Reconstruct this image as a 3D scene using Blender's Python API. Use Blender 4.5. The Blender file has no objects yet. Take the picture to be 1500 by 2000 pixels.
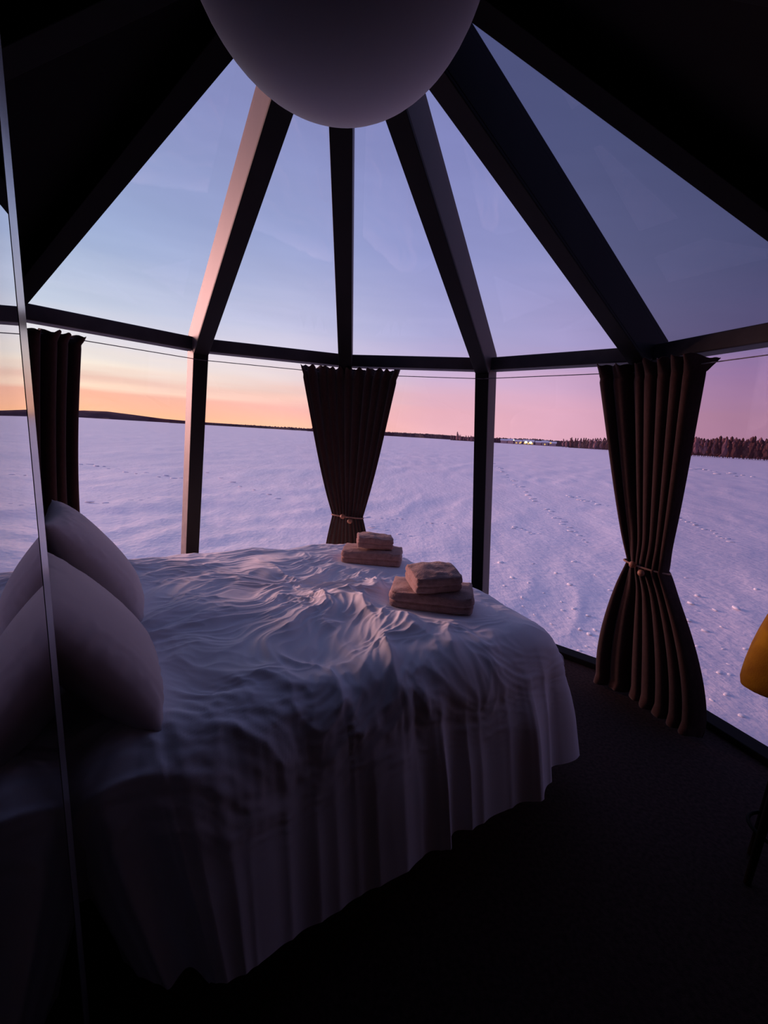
import bpy, bmesh, math, random
import numpy as np
from mathutils import Vector, Matrix

random.seed(7)
rng = np.random.default_rng(7)
scene = bpy.context.scene
COL = scene.collection
PI = math.pi

# ------------------------------------------------------------------ camera
EYE = 1.55
ROLL, PITCH = 0.0591, math.radians(9.4346)
cd = bpy.data.cameras.new('camera')
cd.sensor_fit = 'VERTICAL'
cd.sensor_height = 36.0
cd.lens = 901.45 * 36.0 / 2000.0
cd.clip_start, cd.clip_end = 0.02, 20000
cam = bpy.data.objects.new('camera', cd)
COL.objects.link(cam)
fwd = Vector((0, math.cos(PITCH), -math.sin(PITCH)))
upv = Vector((0, math.sin(PITCH), math.cos(PITCH)))
rgt = Vector((1, 0, 0))
rr = rgt * math.cos(ROLL) + upv * math.sin(ROLL)
uu = -rgt * math.sin(ROLL) + upv * math.cos(ROLL)
cam.matrix_world = Matrix(((rr.x, uu.x, -fwd.x, 0), (rr.y, uu.y, -fwd.y, 0), (rr.z, uu.z, -fwd.z, EYE), (0, 0, 0, 1)))
scene.camera = cam

# ------------------------------------------------------------------ exposure
vs = scene.view_settings
vs.view_transform = 'Standard'
vs.look = 'None'
vs.gamma = 1.0
vs.use_curve_mapping = False
vs.exposure = 0.0


def lin(c):
    out = []
    for v in c[:3]:
        v = v / 255.0
        out.append(v / 12.92 if v <= 0.04045 else ((v + 0.055) / 1.055) ** 2.4)
    return (out[0], out[1], out[2], 1.0)


# ------------------------------------------------------------------ twilight sky
SUN_AZ = -48.0          # where the sun went down, degrees from the view axis
SKY_STRENGTH = 1.24
RAMPS = [   # (degrees away from the sun, [(elevation, sRGB) ...])
    (10, [(0, (255, 196, 132)), (0.8, (252, 184, 140)), (2.6, (242, 180, 152)), (3.2, (250, 222, 196)), (3.9, (226, 190, 174)),
          (5.2, (240, 230, 214)), (6.5, (226, 219, 213)), (8.5, (216, 214, 220)), (11, (190, 200, 218)), (17, (152, 170, 204)),
          (30, (128, 136, 182)), (45, (116, 122, 172)), (90, (100, 108, 158))]),
    (36, [(0, (255, 196, 152)), (1.0, (252, 184, 160)), (2.4, (240, 178, 168)), (3.6, (240, 194, 182)), (4.6, (228, 190, 182)),
          (6.2, (222, 204, 206)), (8.5, (208, 200, 218)), (11, (188, 188, 216)), (20, (146, 156, 200)),
          (30, (126, 132, 180)), (45, (114, 120, 170)), (90, (100, 108, 158))]),
    (53, [(0, (232, 176, 182)), (3, (224, 170, 182)), (6, (208, 172, 196)), (8.5, (186, 168, 204)), (12, (162, 160, 202)),
          (20, (138, 142, 192)), (30, (122, 126, 178)), (45, (112, 118, 168)), (90, (100, 108, 158))]),
    (67, [(0, (217, 162, 180)), (4, (210, 160, 182)), (7.4, (192, 157, 190)), (11, (160, 150, 194)), (20, (136, 138, 186)),
          (30, (116, 122, 172)), (45, (108, 114, 164)), (90, (100, 108, 158))]),
    (84, [(0, (182, 132, 156)), (4, (172, 128, 156)), (8, (156, 122, 164)), (11, (132, 118, 164)), (18, (114, 116, 162)),
          (30, (100, 106, 154)), (45, (100, 106, 156)), (90, (100, 108, 158))]),
]
world = bpy.data.worlds.new('twilight')
scene.world = world
world.use_nodes = True
wt = world.node_tree
wt.nodes.clear()


def N(t, kind, **kw):
    n = t.nodes.new(kind)
    for k, v in kw.items():
        setattr(n, k, v)
    return n


def M(t, op, a, b=None, c=None, clamp=False):
    n = t.nodes.new('ShaderNodeMath')
    n.operation = op
    n.use_clamp = clamp
    for i, v in enumerate((a, b, c)):
        if v is None:
            continue
        if isinstance(v, (int, float)):
            n.inputs[i].default_value = v
        else:
            t.links.new(v, n.inputs[i])
    return n.outputs[0]


tc = N(wt, 'ShaderNodeTexCoord')
sep = N(wt, 'ShaderNodeSeparateXYZ')
wt.links.new(tc.outputs['Generated'], sep.inputs[0])
sx, sy, sz = sep.outputs
el = M(wt, 'MULTIPLY', M(wt, 'ARCSINE', sz), 180 / PI)
az = M(wt, 'MULTIPLY', M(wt, 'ARCTAN2', sx, sy), 180 / PI)
dl = M(wt, 'ABSOLUTE', M(wt, 'SUBTRACT', az, SUN_AZ))
dl = M(wt, 'MINIMUM', dl, M(wt, 'SUBTRACT', 360.0, dl))
# thin stretched cloud bands: the elevation wobbles a little along the horizon
cmb = N(wt, 'ShaderNodeCombineXYZ')
wt.links.new(M(wt, 'MULTIPLY', dl, 0.035), cmb.inputs[0])
wt.links.new(M(wt, 'MULTIPLY', el, 0.55), cmb.inputs[1])
nz = N(wt, 'ShaderNodeTexNoise')
nz.inputs['Scale'].default_value = 1.3
nz.inputs['Detail'].default_value = 4
wt.links.new(cmb.outputs[0], nz.inputs['Vector'])
el2 = M(wt, 'ADD', el, M(wt, 'MULTIPLY', M(wt, 'SUBTRACT', nz.outputs[0], 0.5), M(wt, 'MINIMUM', M(wt, 'MULTIPLY', M(wt, 'MAXIMUM', el, 0.0), 0.6), 2.4)))
fac = M(wt, 'SQRT', M(wt, 'DIVIDE', M(wt, 'MAXIMUM', el2, 0.0), 90.0))
prev = None
for d, stops in RAMPS:
    r = N(wt, 'ShaderNodeValToRGB')
    cr = r.color_ramp
    while len(cr.elements) > 1:
        cr.elements.remove(cr.elements[-1])
    cr.elements[0].position = 0
    cr.elements[0].color = lin(stops[0][1])
    for e, c in stops[1:]:
        x = cr.elements.new(min(1.0, math.sqrt(e / 90.0)))
        x.color = lin(c)
    wt.links.new(fac, r.inputs[0])
    if prev is None:
        prev = (d, r.outputs[0])
        continue
    mr = N(wt, 'ShaderNodeMapRange', interpolation_type='LINEAR')
    wt.links.new(dl, mr.inputs['Value'])
    mr.inputs['From Min'].default_value = prev[0]
    mr.inputs['From Max'].default_value = d
    mx = N(wt, 'ShaderNodeMix', data_type='RGBA')
    wt.links.new(mr.outputs[0], mx.inputs['Factor'])
    wt.links.new(prev[1], mx.inputs['A'])
    wt.links.new(r.outputs[0], mx.inputs['B'])
    prev = (d, mx.outputs['Result'])
# faint high cirrus
cmb2 = N(wt, 'ShaderNodeCombineXYZ')
wt.links.new(M(wt, 'MULTIPLY', dl, 0.03), cmb2.inputs[0])
wt.links.new(M(wt, 'ADD', M(wt, 'MULTIPLY', el, 0.16), M(wt, 'MULTIPLY', dl, 0.03)), cmb2.inputs[1])
nz2 = N(wt, 'ShaderNodeTexNoise')
nz2.inputs['Scale'].default_value = 1.6
nz2.inputs['Detail'].default_value = 5
wt.links.new(cmb2.outputs[0], nz2.inputs['Vector'])
gain = M(wt, 'ADD', 0.90, M(wt, 'MULTIPLY', nz2.outputs[0], 0.20))
bg = N(wt, 'ShaderNodeBackground')
wt.links.new(prev[1], bg.inputs['Color'])
wt.links.new(M(wt, 'MULTIPLY', gain, SKY_STRENGTH), bg.inputs['Strength'])
wo = N(wt, 'ShaderNodeOutputWorld')
wt.links.new(bg.outputs[0], wo.inputs[0])


# added lamp for the afterglow left of the view; the sun itself is down
sl_ = bpy.data.lights.new('afterglow', 'SUN')
sl_.energy = 5.0
sl_.angle = math.radians(24)
sl_.color = (1.0, 0.50, 0.46)
slo = bpy.data.objects.new('afterglow', sl_)
COL.objects.link(slo)
_sa, _se = math.radians(-60), math.radians(7)
_sd = Vector((math.sin(_sa) * math.cos(_se), math.cos(_sa) * math.cos(_se), math.sin(_se)))
slo.rotation_euler = (-_sd).to_track_quat('-Z', 'Y').to_euler()


# ------------------------------------------------------------------ materials
def mat(name, col, rough=0.7, spec=0.3, noise=None, bump=None, sheen=0.0, metal=0.0, noise2=None, coord='Object', stretch=(1, 1, 1), transl=None):
    m = bpy.data.materials.new(name)
    m.use_nodes = True
    t = m.node_tree
    b = t.nodes['Principled BSDF']
    b.inputs['Base Color'].default_value = lin(col)
    b.inputs['Roughness'].default_value = rough
    b.inputs['Specular IOR Level'].default_value = spec
    b.inputs['Metallic'].default_value = metal
    if sheen:
        b.inputs['Sheen Weight'].default_value = sheen
        b.inputs['Sheen Roughness'].default_value = 0.5
    cdn = N(t, 'ShaderNodeTexCoord')
    mp = N(t, 'ShaderNodeMapping')
    mp.inputs['Scale'].default_value = stretch
    t.links.new(cdn.outputs[coord], mp.inputs[0])
    if noise:      # (scale, second colour)
        n = N(t, 'ShaderNodeTexNoise')
        n.inputs['Scale'].default_value = noise[0]
        n.inputs['Detail'].default_value = 6
        t.links.new(mp.outputs[0], n.inputs['Vector'])
        mr = N(t, 'ShaderNodeMapRange')
        mr.inputs['From Min'].default_value = 0.35
        mr.inputs['From Max'].default_value = 0.65
        t.links.new(n.outputs[0], mr.inputs[0])
        mx = N(t, 'ShaderNodeMix', data_type='RGBA')
        mx.inputs['A'].default_value = lin(col)
        mx.inputs['B'].default_value = lin(noise[1])
        t.links.new(mr.outputs[0], mx.inputs['Factor'])
        t.links.new(mx.outputs['Result'], b.inputs['Base Color'])
    if bump:       # (scale, strength, distance)
        n = N(t, 'ShaderNodeTexNoise')
        n.inputs['Scale'].default_value = bump[0]
        n.inputs['Detail'].default_value = 5
        t.links.new(mp.outputs[0], n.inputs['Vector'])
        bp = N(t, 'ShaderNodeBump')
        bp.inputs['Strength'].default_value = bump[1]
        bp.inputs['Distance'].default_value = bump[2]
        t.links.new(n.outputs[0], bp.inputs['Height'])
        t.links.new(bp.outputs[0], b.inputs['Normal'])
    if transl:     # (share, colour): cloth that lets some light through
        tr = N(t, 'ShaderNodeBsdfTranslucent')
        tr.inputs['Color'].default_value = lin(transl[1])
        ms = N(t, 'ShaderNodeMixShader')
        ms.inputs[0].default_value = transl[0]
        t.links.new(b.outputs[0], ms.inputs[1])
        t.links.new(tr.outputs[0], ms.inputs[2])
        t.links.new(ms.outputs[0], t.nodes['Material Output'].inputs[0])
    return m


def glass(name, tint, ior=1.5, boost=1.0):
    """thin window glass: clear straight-through light plus a mirror share that rises at grazing angles"""
    m = bpy.data.materials.new(name)
    m.use_nodes = True
    t = m.node_tree
    t.nodes.clear()
    tr = N(t, 'ShaderNodeBsdfTransparent')
    tr.inputs[0].default_value = (*tint, 1)
    gl = N(t, 'ShaderNodeBsdfGlossy')
    gl.inputs['Roughness'].default_value = 0.0
    gl.inputs['Color'].default_value = (0.95, 0.95, 0.96, 1)
    fr = N(t, 'ShaderNodeFresnel')
    gb = N(t, 'ShaderNodeNewGeometry')          # same mirror share on both faces of the thin sheet
    t.links.new(M(t, 'ADD', ior, M(t, 'MULTIPLY', gb.outputs['Backfacing'], 1 / ior - ior)), fr.inputs['IOR'])
    ms = N(t, 'ShaderNodeMixShader')
    f = M(t, 'MULTIPLY', fr.outputs[0], boost, clamp=True)
    t.links.new(f, ms.inputs[0])
    t.links.new(tr.outputs[0], ms.inputs[1])
    t.links.new(gl.outputs[0], ms.inputs[2])
    o = N(t, 'ShaderNodeOutputMaterial')
    t.links.new(ms.outputs[0], o.inputs[0])
    return m


def emit(name, col, s):
    m = bpy.data.materials.new(name)
    m.use_nodes = True
    t = m.node_tree
    t.nodes.clear()
    e = N(t, 'ShaderNodeEmission')
    e.inputs[0].default_value = lin(col)
    e.inputs[1].default_value = s
    o = N(t, 'ShaderNodeOutputMaterial')
    t.links.new(e.outputs[0], o.inputs[0])
    return m


MAT = dict(
    rib=mat('painted_timber', (78, 58, 54), 0.55, 0.3, noise=(6, (68, 50, 47)), stretch=(1, 1, 0.15)),
    strip=mat('inner_face_shade', (20, 18, 20), 0.6, 0.2, noise=(9, (26, 23, 25)), stretch=(1, 1, 0.2)),  # black strip added to darken inner faces that only lie in shade
    rib_deep_shade=mat('deep_shaded_timber', (12, 11, 12), 0.7, 0.1, noise=(7, (9, 8, 9))),  # rib timber blackened to imitate the shade of the closed half
    rib_shade=mat('shaded_timber', (34, 31, 34), 0.6, 0.2, noise=(7, (28, 25, 28)), stretch=(1, 1, 0.2)),  # rib timber darkened for the weaker light on the right rib
    beam=mat('dark_timber', (70, 64, 66), 0.6, 0.3, noise=(8, (58, 52, 54))),
    wall=mat('dark_wall_board', (46, 40, 40), 0.8, 0.2, noise=(4, (38, 34, 34)), stretch=(1, 1, 0.2)),
    ceiling=mat('dark_ceiling_board', (22, 20, 22), 0.85, 0.1, noise=(4, (18, 16, 18))),
    floor=mat('brown_carpet', (66, 52, 50), 0.95, 0.05, noise=(60, (48, 38, 38)), bump=(300, 0.5, 0.004)),
    sill=mat('black_sill', (14, 13, 14), 0.75, 0.1, noise=(12, (18, 16, 17))),
    glass=glass('window_glass', (0.98, 0.98, 0.98), 1.5, 0.55),
    glass_dim=glass('smoked_roof_glass', (0.60, 0.61, 0.64), 1.5, 0.35),
    glass_soft=glass('lightly_smoked_glass', (0.88, 0.87, 0.89), 1.5, 0.35),
    screen=glass('partition_glass', (0.90, 0.92, 0.92), 1.5, 1.45),
    steel=mat('satin_edge_strip', (176, 174, 178), 0.22, 0.5, metal=0.9, noise=(20, (160, 158, 164))),
    duvet=mat('white_cotton', (246, 245, 250), 0.85, 0.15, noise=(2.5, (240, 239, 246)), bump=(420, 0.12, 0.002), sheen=0.15),
    pillow=mat('cream_cotton', (214, 198, 196), 0.85, 0.15, noise=(4, (204, 188, 188)), bump=(9, 0.12, 0.01), sheen=0.15),
    towel=mat('beige_terry', (196, 152, 138), 0.95, 0.05, noise=(45, (176, 134, 122)), bump=(170, 0.7, 0.006), sheen=0.4),
    towel2=mat('taupe_terry', (186, 152, 144), 0.95, 0.05, noise=(45, (166, 134, 128)), bump=(170, 0.7, 0.006), sheen=0.4),
    drape=mat('dark_brown_curtain', (66, 43, 39), 0.9, 0.08, noise=(90, (54, 35, 32)), bump=(260, 0.3, 0.002), stretch=(1, 1, 0.4), sheen=0.2, transl=(0.03, (150, 70, 56))),
    cord=mat('pale_cord', (180, 140, 120), 0.8, 0.2, noise=(80, (160, 122, 104))),
    bead=mat('wooden_bead', (176, 122, 92), 0.45, 0.4, noise=(30, (150, 100, 76))),
    wire=mat('steel_wire', (128, 122, 128), 0.5, 0.4, metal=0.4, noise=(50, (74, 70, 76))),
    globe=mat('white_globe', (208, 206, 214), 0.6, 0.4, noise=(3, (200, 198, 208)), sheen=0.6),
    bedbase=mat('dark_bed_fabric', (46, 42, 46), 0.9, 0.1, noise=(60, (38, 34, 38))),
    mattress=mat('mattress_ticking', (200, 198, 204), 0.9, 0.1, noise=(30, (190, 188, 196))),
    headboard=mat('dark_headboard', (44, 38, 38), 0.85, 0.1, noise=(40, (36, 31, 31))),
    yellow=mat('mustard_fabric', (132, 98, 4), 0.85, 0.15, noise=(9, (100, 64, 4)), bump=(220, 0.4, 0.002)),
    ylegs=mat('dark_wood_leg', (26, 18, 13), 0.5, 0.3, noise=(14, (42, 27, 18))),
    clump=mat('glow_lit_snow', (250, 250, 252), 0.6, 0.4, noise=(8, (242, 242, 248))),  # whitened to put the glow that clumps catch into their colour
    hill=mat('wooded_hill', (92, 66, 72), 0.95, 0.0, noise=(0.02, (78, 54, 62))),
    trees=mat('bare_treeline', (98, 70, 74), 0.95, 0.0, noise=(0.1, (80, 56, 62))),
    frosty=mat('frosted_twigs', (140, 104, 108), 0.95, 0.0, noise=(0.5, (104, 74, 80))),
    dusky=mat('dusky_twigs', (100, 70, 70), 0.95, 0.0, noise=(0.5, (74, 50, 52))),
    trunk=mat('dark_bark', (62, 44, 44), 0.95, 0.0, noise=(2, (50, 36, 36))),
    house=mat('house_wall', (186, 158, 160), 0.9, 0.05, noise=(0.6, (170, 142, 146))),
    roof=mat('snowy_roof', (244, 240, 246), 0.8, 0.1, noise=(0.5, (230, 226, 234))),
    lamp_warm=emit('warm_window', (255, 206, 120), 0.9),
    lamp_bright=emit('lamp_light', (250, 255, 170), 5.0),
    pole=mat('lamp_pole', (80, 66, 70), 0.7, 0.2, noise=(3, (70, 58, 62))),
)

# snow: a mat, faintly glossy crust with fine wind relief
sm = bpy.data.materials.new('lake_snow')
sm.use_nodes = True
t = sm.node_tree
b = t.nodes['Principled BSDF']
b.inputs['Roughness'].default_value = 0.42
b.inputs['Specular IOR Level'].default_value = 0.9
geo = N(t, 'ShaderNodeNewGeometry')
mp = N(t, 'ShaderNodeMapping')
mp.inputs['Rotation'].default_value = (0, 0, math.radians(30))
mp.inputs['Scale'].default_value = (1.0, 0.22, 1.0)
t.links.new(geo.outputs['Position'], mp.inputs[0])
n1 = N(t, 'ShaderNodeTexNoise')
n1.inputs['Scale'].default_value = 0.9
n1.inputs['Detail'].default_value = 8
n1.inputs['Roughness'].default_value = 0.6
t.links.new(mp.outputs[0], n1.inputs['Vector'])
mr = N(t, 'ShaderNodeMapRange')
mr.inputs['From Min'].default_value = 0.3
mr.inputs['From Max'].default_value = 0.7
t.links.new(n1.outputs[0], mr.inputs[0])
mx = N(t, 'ShaderNodeMix', data_type='RGBA')
mx.inputs['A'].default_value = lin((240, 234, 242))
mx.inputs['B'].default_value = lin((252, 246, 250))
t.links.new(mr.outputs[0], mx.inputs['Factor'])
t.links.new(mx.outputs['Result'], b.inputs['Base Color'])
n2 = N(t, 'ShaderNodeTexNoise')
n2.inputs['Scale'].default_value = 9
n2.inputs['Detail'].default_value = 6
t.links.new(geo.outputs['Position'], n2.inputs['Vector'])
bp = N(t, 'ShaderNodeBump')
bp.inputs['Strength'].default_value = 0.35
bp.inputs['Distance'].default_value = 0.05
t.links.new(n2.outputs[0], bp.inputs['Height'])
bp2 = N(t, 'ShaderNodeBump')
bp2.inputs['Strength'].default_value = 0.6
bp2.inputs['Distance'].default_value = 0.10
t.links.new(n1.outputs[0], bp2.inputs['Height'])
t.links.new(bp.outputs[0], bp2.inputs['Normal'])
t.links.new(bp2.outputs[0], b.inputs['Normal'])
MAT['snow'] = sm


# ------------------------------------------------------------------ helpers
def link(name, me, material, parent=None):
    o = bpy.data.objects.new(name, me)
    if material is not None:
        me.materials.clear()
        me.materials.append(material)
    COL.objects.link(o)
    if parent is not None:
        o.parent = parent
    return o


def pydata(name, verts, faces, material, parent=None, smooth=True):
    me = bpy.data.meshes.new(name)
    if isinstance(verts, np.ndarray):
        verts = verts.reshape(-1, 3).tolist()
    me.from_pydata(verts, [], faces)
    me.validate()
    if smooth:
        me.polygons.foreach_set('use_smooth', [True] * len(me.polygons))
    me.update()
    return link(name, me, material, parent)


def frombm(name, bm, material, parent=None, smooth=False, bevel=0.0, seg=2):
    if bevel:
        bmesh.ops.bevel(bm, geom=bm.edges[:], offset=bevel, segments=seg, affect='EDGES', profile=0.5)
    bmesh.ops.recalc_face_normals(bm, faces=bm.faces[:])
    me = bpy.data.meshes.new(name)
    bm.to_mesh(me)
    bm.free()
    if smooth:
        me.polygons.foreach_set('use_smooth', [True] * len(me.polygons))
    return link(name, me, material, parent)


def empty(name, loc=(0, 0, 0), rz=0.0):
    o = bpy.data.objects.new(name, None)
    o.empty_display_size = 0.1
    COL.objects.link(o)
    o.location = loc
    o.rotation_euler = (0, 0, rz)
    return o


def tag(o, label, cat, group=None):
    o['label'] = label
    o['category'] = cat
    if group:
        o['group'] = group
    return o


def struct(o):
    o['kind'] = 'structure'
    return o


def prism(bm, poly, off):
    """extrude a polygon of 3-D points along the vector off"""
    n = len(poly)
    a = [bm.verts.new(p) for p in poly]
    c = [bm.verts.new(Vector(p) + Vector(off)) for p in poly]
    bm.faces.new(a)
    bm.faces.new(c[::-1])
    for i in range(n):
        j = (i + 1) % n
        bm.faces.new((a[j], a[i], c[i], c[j]))


def box(bm, lo, hi, mtx=None):
    r = bmesh.ops.create_cube(bm, size=1.0)
    for v in r['verts']:
        v.co = Vector((lo[i] + (v.co[i] + 0.5) * (hi[i] - lo[i]) for i in range(3)))
        if mtx:
            v.co = mtx @ v.co
    return r['verts']


def tube(bm, pts, rad, seg=8, closed=False):
    pts = [Vector(p) for p in pts]
    rings = []
    n = len(pts)
    for i, p in enumerate(pts):
        a = pts[(i - 1) % n] if (closed or i > 0) else p
        c = pts[(i + 1) % n] if (closed or i < n - 1) else p
        d = (c - a).normalized()
        ref = Vector((0, 0, 1)) if abs(d.z) < 0.9 else Vector((1, 0, 0))
        x = d.cross(ref).normalized()
        y = x.cross(d)
        r = rad[i] if isinstance(rad, (list, tuple)) else rad
        rings.append([bm.verts.new(p + (x * math.cos(2 * PI * k / seg) + y * math.sin(2 * PI * k / seg)) * r) for k in range(seg)])
    m = n if closed else n - 1
    for i in range(m):
        A, B = rings[i], rings[(i + 1) % n]
        for k in range(seg):
            bm.faces.new((A[k], A[(k + 1) % seg], B[(k + 1) % seg], B[k]))
    if not closed:
        bm.faces.new(rings[0][::-1])
        bm.faces.new(rings[-1])


# numpy gradient noise
_perm = rng.permutation(512)
_grad = rng.normal(size=(512, 2))
_grad /= np.linalg.norm(_grad, axis=1)[:, None]


def pn(x, y):
    x = np.asarray(x, float)
    y = np.asarray(y, float)
    xi = np.floor(x).astype(int)
    yi = np.floor(y).astype(int)
    xf, yf = x - xi, y - yi
    u = xf ** 3 * (xf * (xf * 6 - 15) + 10)
    v = yf ** 3 * (yf * (yf * 6 - 15) + 10)

    def g(i, j, dx, dy):
        h = _perm[(_perm[i & 511] + j) & 511]
        return _grad[h, 0] * dx + _grad[h, 1] * dy
    a = g(xi, yi, xf, yf)
    b_ = g(xi + 1, yi, xf - 1, yf)
    c = g(xi, yi + 1, xf, yf - 1)
    d = g(xi + 1, yi + 1, xf - 1, yf - 1)
    return (a * (1 - u) + b_ * u) * (1 - v) + (c * (1 - u) + d * u) * v * 1.0


def fbm(x, y, o=4):
    s, a, f = 0, 1, 1
    for i in range(o):
        s = s + a * pn(x * f + 17.3 * i, y * f + 5.1 * i)
        a *= 0.5
        f *= 2.03
    return s


def ridge(x, y, sharp=2.0):
    return np.clip(1 - np.abs(pn(x, y)) * 2.2, 0, 1) ** sharp


def sstep(a, b_, x):
    q = np.clip((x - a) / (b_ - a), 0, 1)
    return q * q * (3 - 2 * q)


# ------------------------------------------------------------------ igloo frame
CX, CY = -0.2253, 1.5361
RT, HT, AZ0, RB, HA = 1.911, 2.0636, -0.0578, 2.4278, 3.0304
NB = 12


def nd(k, R, z):
    a = AZ0 + k * PI / 6
    return Vector((CX + R * math.sin(a), CY + R * math.cos(a), z))


def wall_r(z):
    return RB + (RT - RB) * z / HT


DEP = 0.10           # half depth of a rib
WID = 0.044          # half width of a rib
OUT = 0.075          # panes sit this far outside the rib centre line
pd = Vector((RT - RB, HT)).normalized()
pn_in = Vector((-pd.y, pd.x))
if pn_in.x > 0:
    pn_in = -pn_in
rd = Vector((-RT, HA - HT)).normalized()
rn_in = Vector((-rd.y, rd.x))
if rn_in.y > 0:
    rn_in = -rn_in


def isect(p, d, q, e):
    den = d.x * e.y - d.y * e.x
    w = q - p
    tt = (w.x * e.y - w.y * e.x) / den
    return p + d * tt


def mitre(off):
    """(r, z) where the post line and the rafter line meet, both moved inwards by off"""
    return isect(Vector((RB, 0)) + pn_in * off, pd, Vector((0, HA)) + rn_in * off, rd)


def at_floor(off):
    p = Vector((RB, 0)) + pn_in * off
    return p + pd * (-p.y / pd.y)


def at_radius(off, r):
    p = Vector((0, HA)) + rn_in * off
    return p + rd * ((p.x - r) / -rd.x)


def rz3(k, p):
    return nd(k, p.x, p.y)


def tang(k):
    a = AZ0 + k * PI / 6
    return Vector((math.cos(a), -math.sin(a), 0))


mo = mitre(-DEP)
trim = 1
for k in range(-3, 5):
    root = struct(empty('trim_%d' % trim, nd(k, RB, 0)))
    trim += 1
    T = tang(k)
    W = (root.location)
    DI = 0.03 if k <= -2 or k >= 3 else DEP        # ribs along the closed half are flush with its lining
    mi, mi_a, mi_b = mitre(DI), mitre(DI - 0.001), mitre(DI + 0.012)
    for nm, poly in (('post', [at_floor(DI), at_floor(-DEP), mo, mi]),
                     ('rafter', [mi, mo, at_radius(-DEP, 0.10), at_radius(DI, 0.10)])):
        bm = bmesh.new()
        prism(bm, [rz3(k, p) - T * WID - W for p in poly], T * WID * 2)
        frombm(nm, bm, MAT['rib' if -1 <= k <= 1 else 'rib_shade' if k == 2 else 'rib_deep_shade'], root, bevel=0.006)
    for nm, poly in (('post_shade', [at_floor(DI + 0.012), at_floor(DI - 0.001), mi_a, mi_b]),
                     ('rafter_shade', [mi_b, mi_a, at_radius(DI - 0.001, 0.10), at_radius(DI + 0.012, 0.10)])):
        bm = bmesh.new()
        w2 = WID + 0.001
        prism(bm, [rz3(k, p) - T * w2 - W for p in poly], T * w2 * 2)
        frombm(nm, bm, MAT['strip' if -1 <= k <= 2 else 'rib_deep_shade'], root, bevel=0.003)  # added strip carries the shade of the inner face

# ring beam, floor sill: one piece per bay
for k in range(-3, 4):
    for nm, z0, z1, o0, o1, mm in (('ring', HT - 0.045, HT + 0.035, -0.075, 0.035, 'beam'), ('sill', 0.0, 0.040, -0.10, 0.02, 'sill')):
        bm = bmesh.new()
        zc = (z0 + z1) / 2
        R = RT if nm == 'ring' else wall_r(zc)
        a, c = nd(k, R, 0), nd(k + 1, R, 0)
        d = (c - a).normalized()
        nrm = Vector((d.y, -d.x, 0))
        if nrm.dot(Vector((CX, CY, 0)) - a) < 0:
            nrm = -nrm
        a = a + d * 0.03
        c = c - d * 0.03
        prism(bm, [a + nrm * o0 + Vector((0, 0, z0)), a + nrm * o1 + Vector((0, 0, z0)), a + nrm * o1 + Vector((0, 0, z1)), a + nrm * o0 + Vector((0, 0, z1))], c - a)
        struct(frombm('trim_%d' % trim, bm, MAT[mm], bevel=0.006))
        trim += 1


def slab(name, pts, th, material, parent=None):
    p = [Vector(q) for q in pts]
    nrm = (p[1] - p[0]).cross(p[2] - p[0]).normalized()
    bm = bmesh.new()
    prism(bm, [q - nrm * th / 2 for q in p], nrm * th)
    return frombm(name, bm, material, parent)


mg = mitre(-OUT)
fg = at_floor(-OUT)
tg = at_radius(-OUT, 0.11)
w_i = 1
for k in range(-2, 3):
    tint = 'glass_soft' if k == 2 else 'glass'
    struct(slab('window_%d' % w_i, [rz3(k, fg), rz3(k + 1, fg), rz3(k + 1, mg), rz3(k, mg)], 0.008, MAT[tint]))
    w_i += 1
    tint = 'glass_dim' if k == 2 else 'glass'
    struct(slab('window_%d' % w_i, [rz3(k, mg), rz3(k + 1, mg), rz3(k + 1, tg), rz3(k, tg)], 0.008, MAT[tint]))
    w_i += 1
# the closed, dark half of the cabin
sides = {3: 'right', 4: 'right_rear', 5: 'rear_right', 6: 'rear', 7: 'rear_left', 8: 'left_rear', 9: 'left'}
ceil = struct(empty('ceiling', (CX, CY, HA)))
for k in range(3, 10):
    struct(slab('wall_' + sides[k], [rz3(k, fg), rz3(k + 1, fg), rz3(k + 1, mg), rz3(k, mg)], 0.05, MAT['wall']))
    L = ceil.location
    slab('ceiling_panel', [rz3(k, mg) - L, rz3(k + 1, mg) - L, rz3(k + 1, tg) - L, rz3(k, tg) - L], 0.05, MAT['ceiling'], ceil)
bm = bmesh.new()
prism(bm, [nd(k, 0.13, HA - 0.16) - ceil.location for k in range(12)], (0, 0, 0.24))
frombm('apex_hub', bm, MAT['ceiling'], ceil, bevel=0.008)

# floor slab
bm = bmesh.new()
prism(bm, [nd(k, RB + 0.10, -0.36) for k in range(12)], (0, 0, 0.36))
struct(frombm('floor', bm, MAT['floor']))

# ------------------------------------------------------------------ frozen lake
NA, NR = 900, 230
GZ = -0.30
ang = np.linspace(-PI, PI, NA, endpoint=False)
rad = np.concatenate([[0.6, 1.6], np.geomspace(2.4, 6000, NR - 2)])
AA, RR_ = np.meshgrid(ang, rad)
X, Y = RR_ * np.sin(AA), RR_ * np.cos(AA)
wa = math.radians(30)
al = X * math.sin(wa) + Y * math.cos(wa)
ac = X * math.cos(wa) - Y * math.sin(wa)
wob = fbm(X * 0.12, Y * 0.12, 3) * 1.6
fade = sstep(2.3, 4.5, np.hypot(X - CX, Y - CY)) * (1 - sstep(60, 300, RR_))
Z = GZ + fade * (0.060 * fbm(al * 0.10, (ac + wob) * 0.42, 3) + 0.055 * ridge(al * 0.22, (ac + wob) * 1.05, 2.5) * sstep(-0.1, 0.35, fbm(X * 0.07, Y * 0.07, 2) + 0.2)
                 + 0.022 * fbm(X * 1.4, Y * 1.4, 3))


def snow_z(x, y):
    r = math.hypot(x, y)
    i = int(np.clip(np.searchsorted(rad, r), 0, NR - 1))
    j = int(round((math.atan2(x, y) + PI) / (2 * PI) * NA)) % NA
    return float(Z[i, j])


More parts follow.
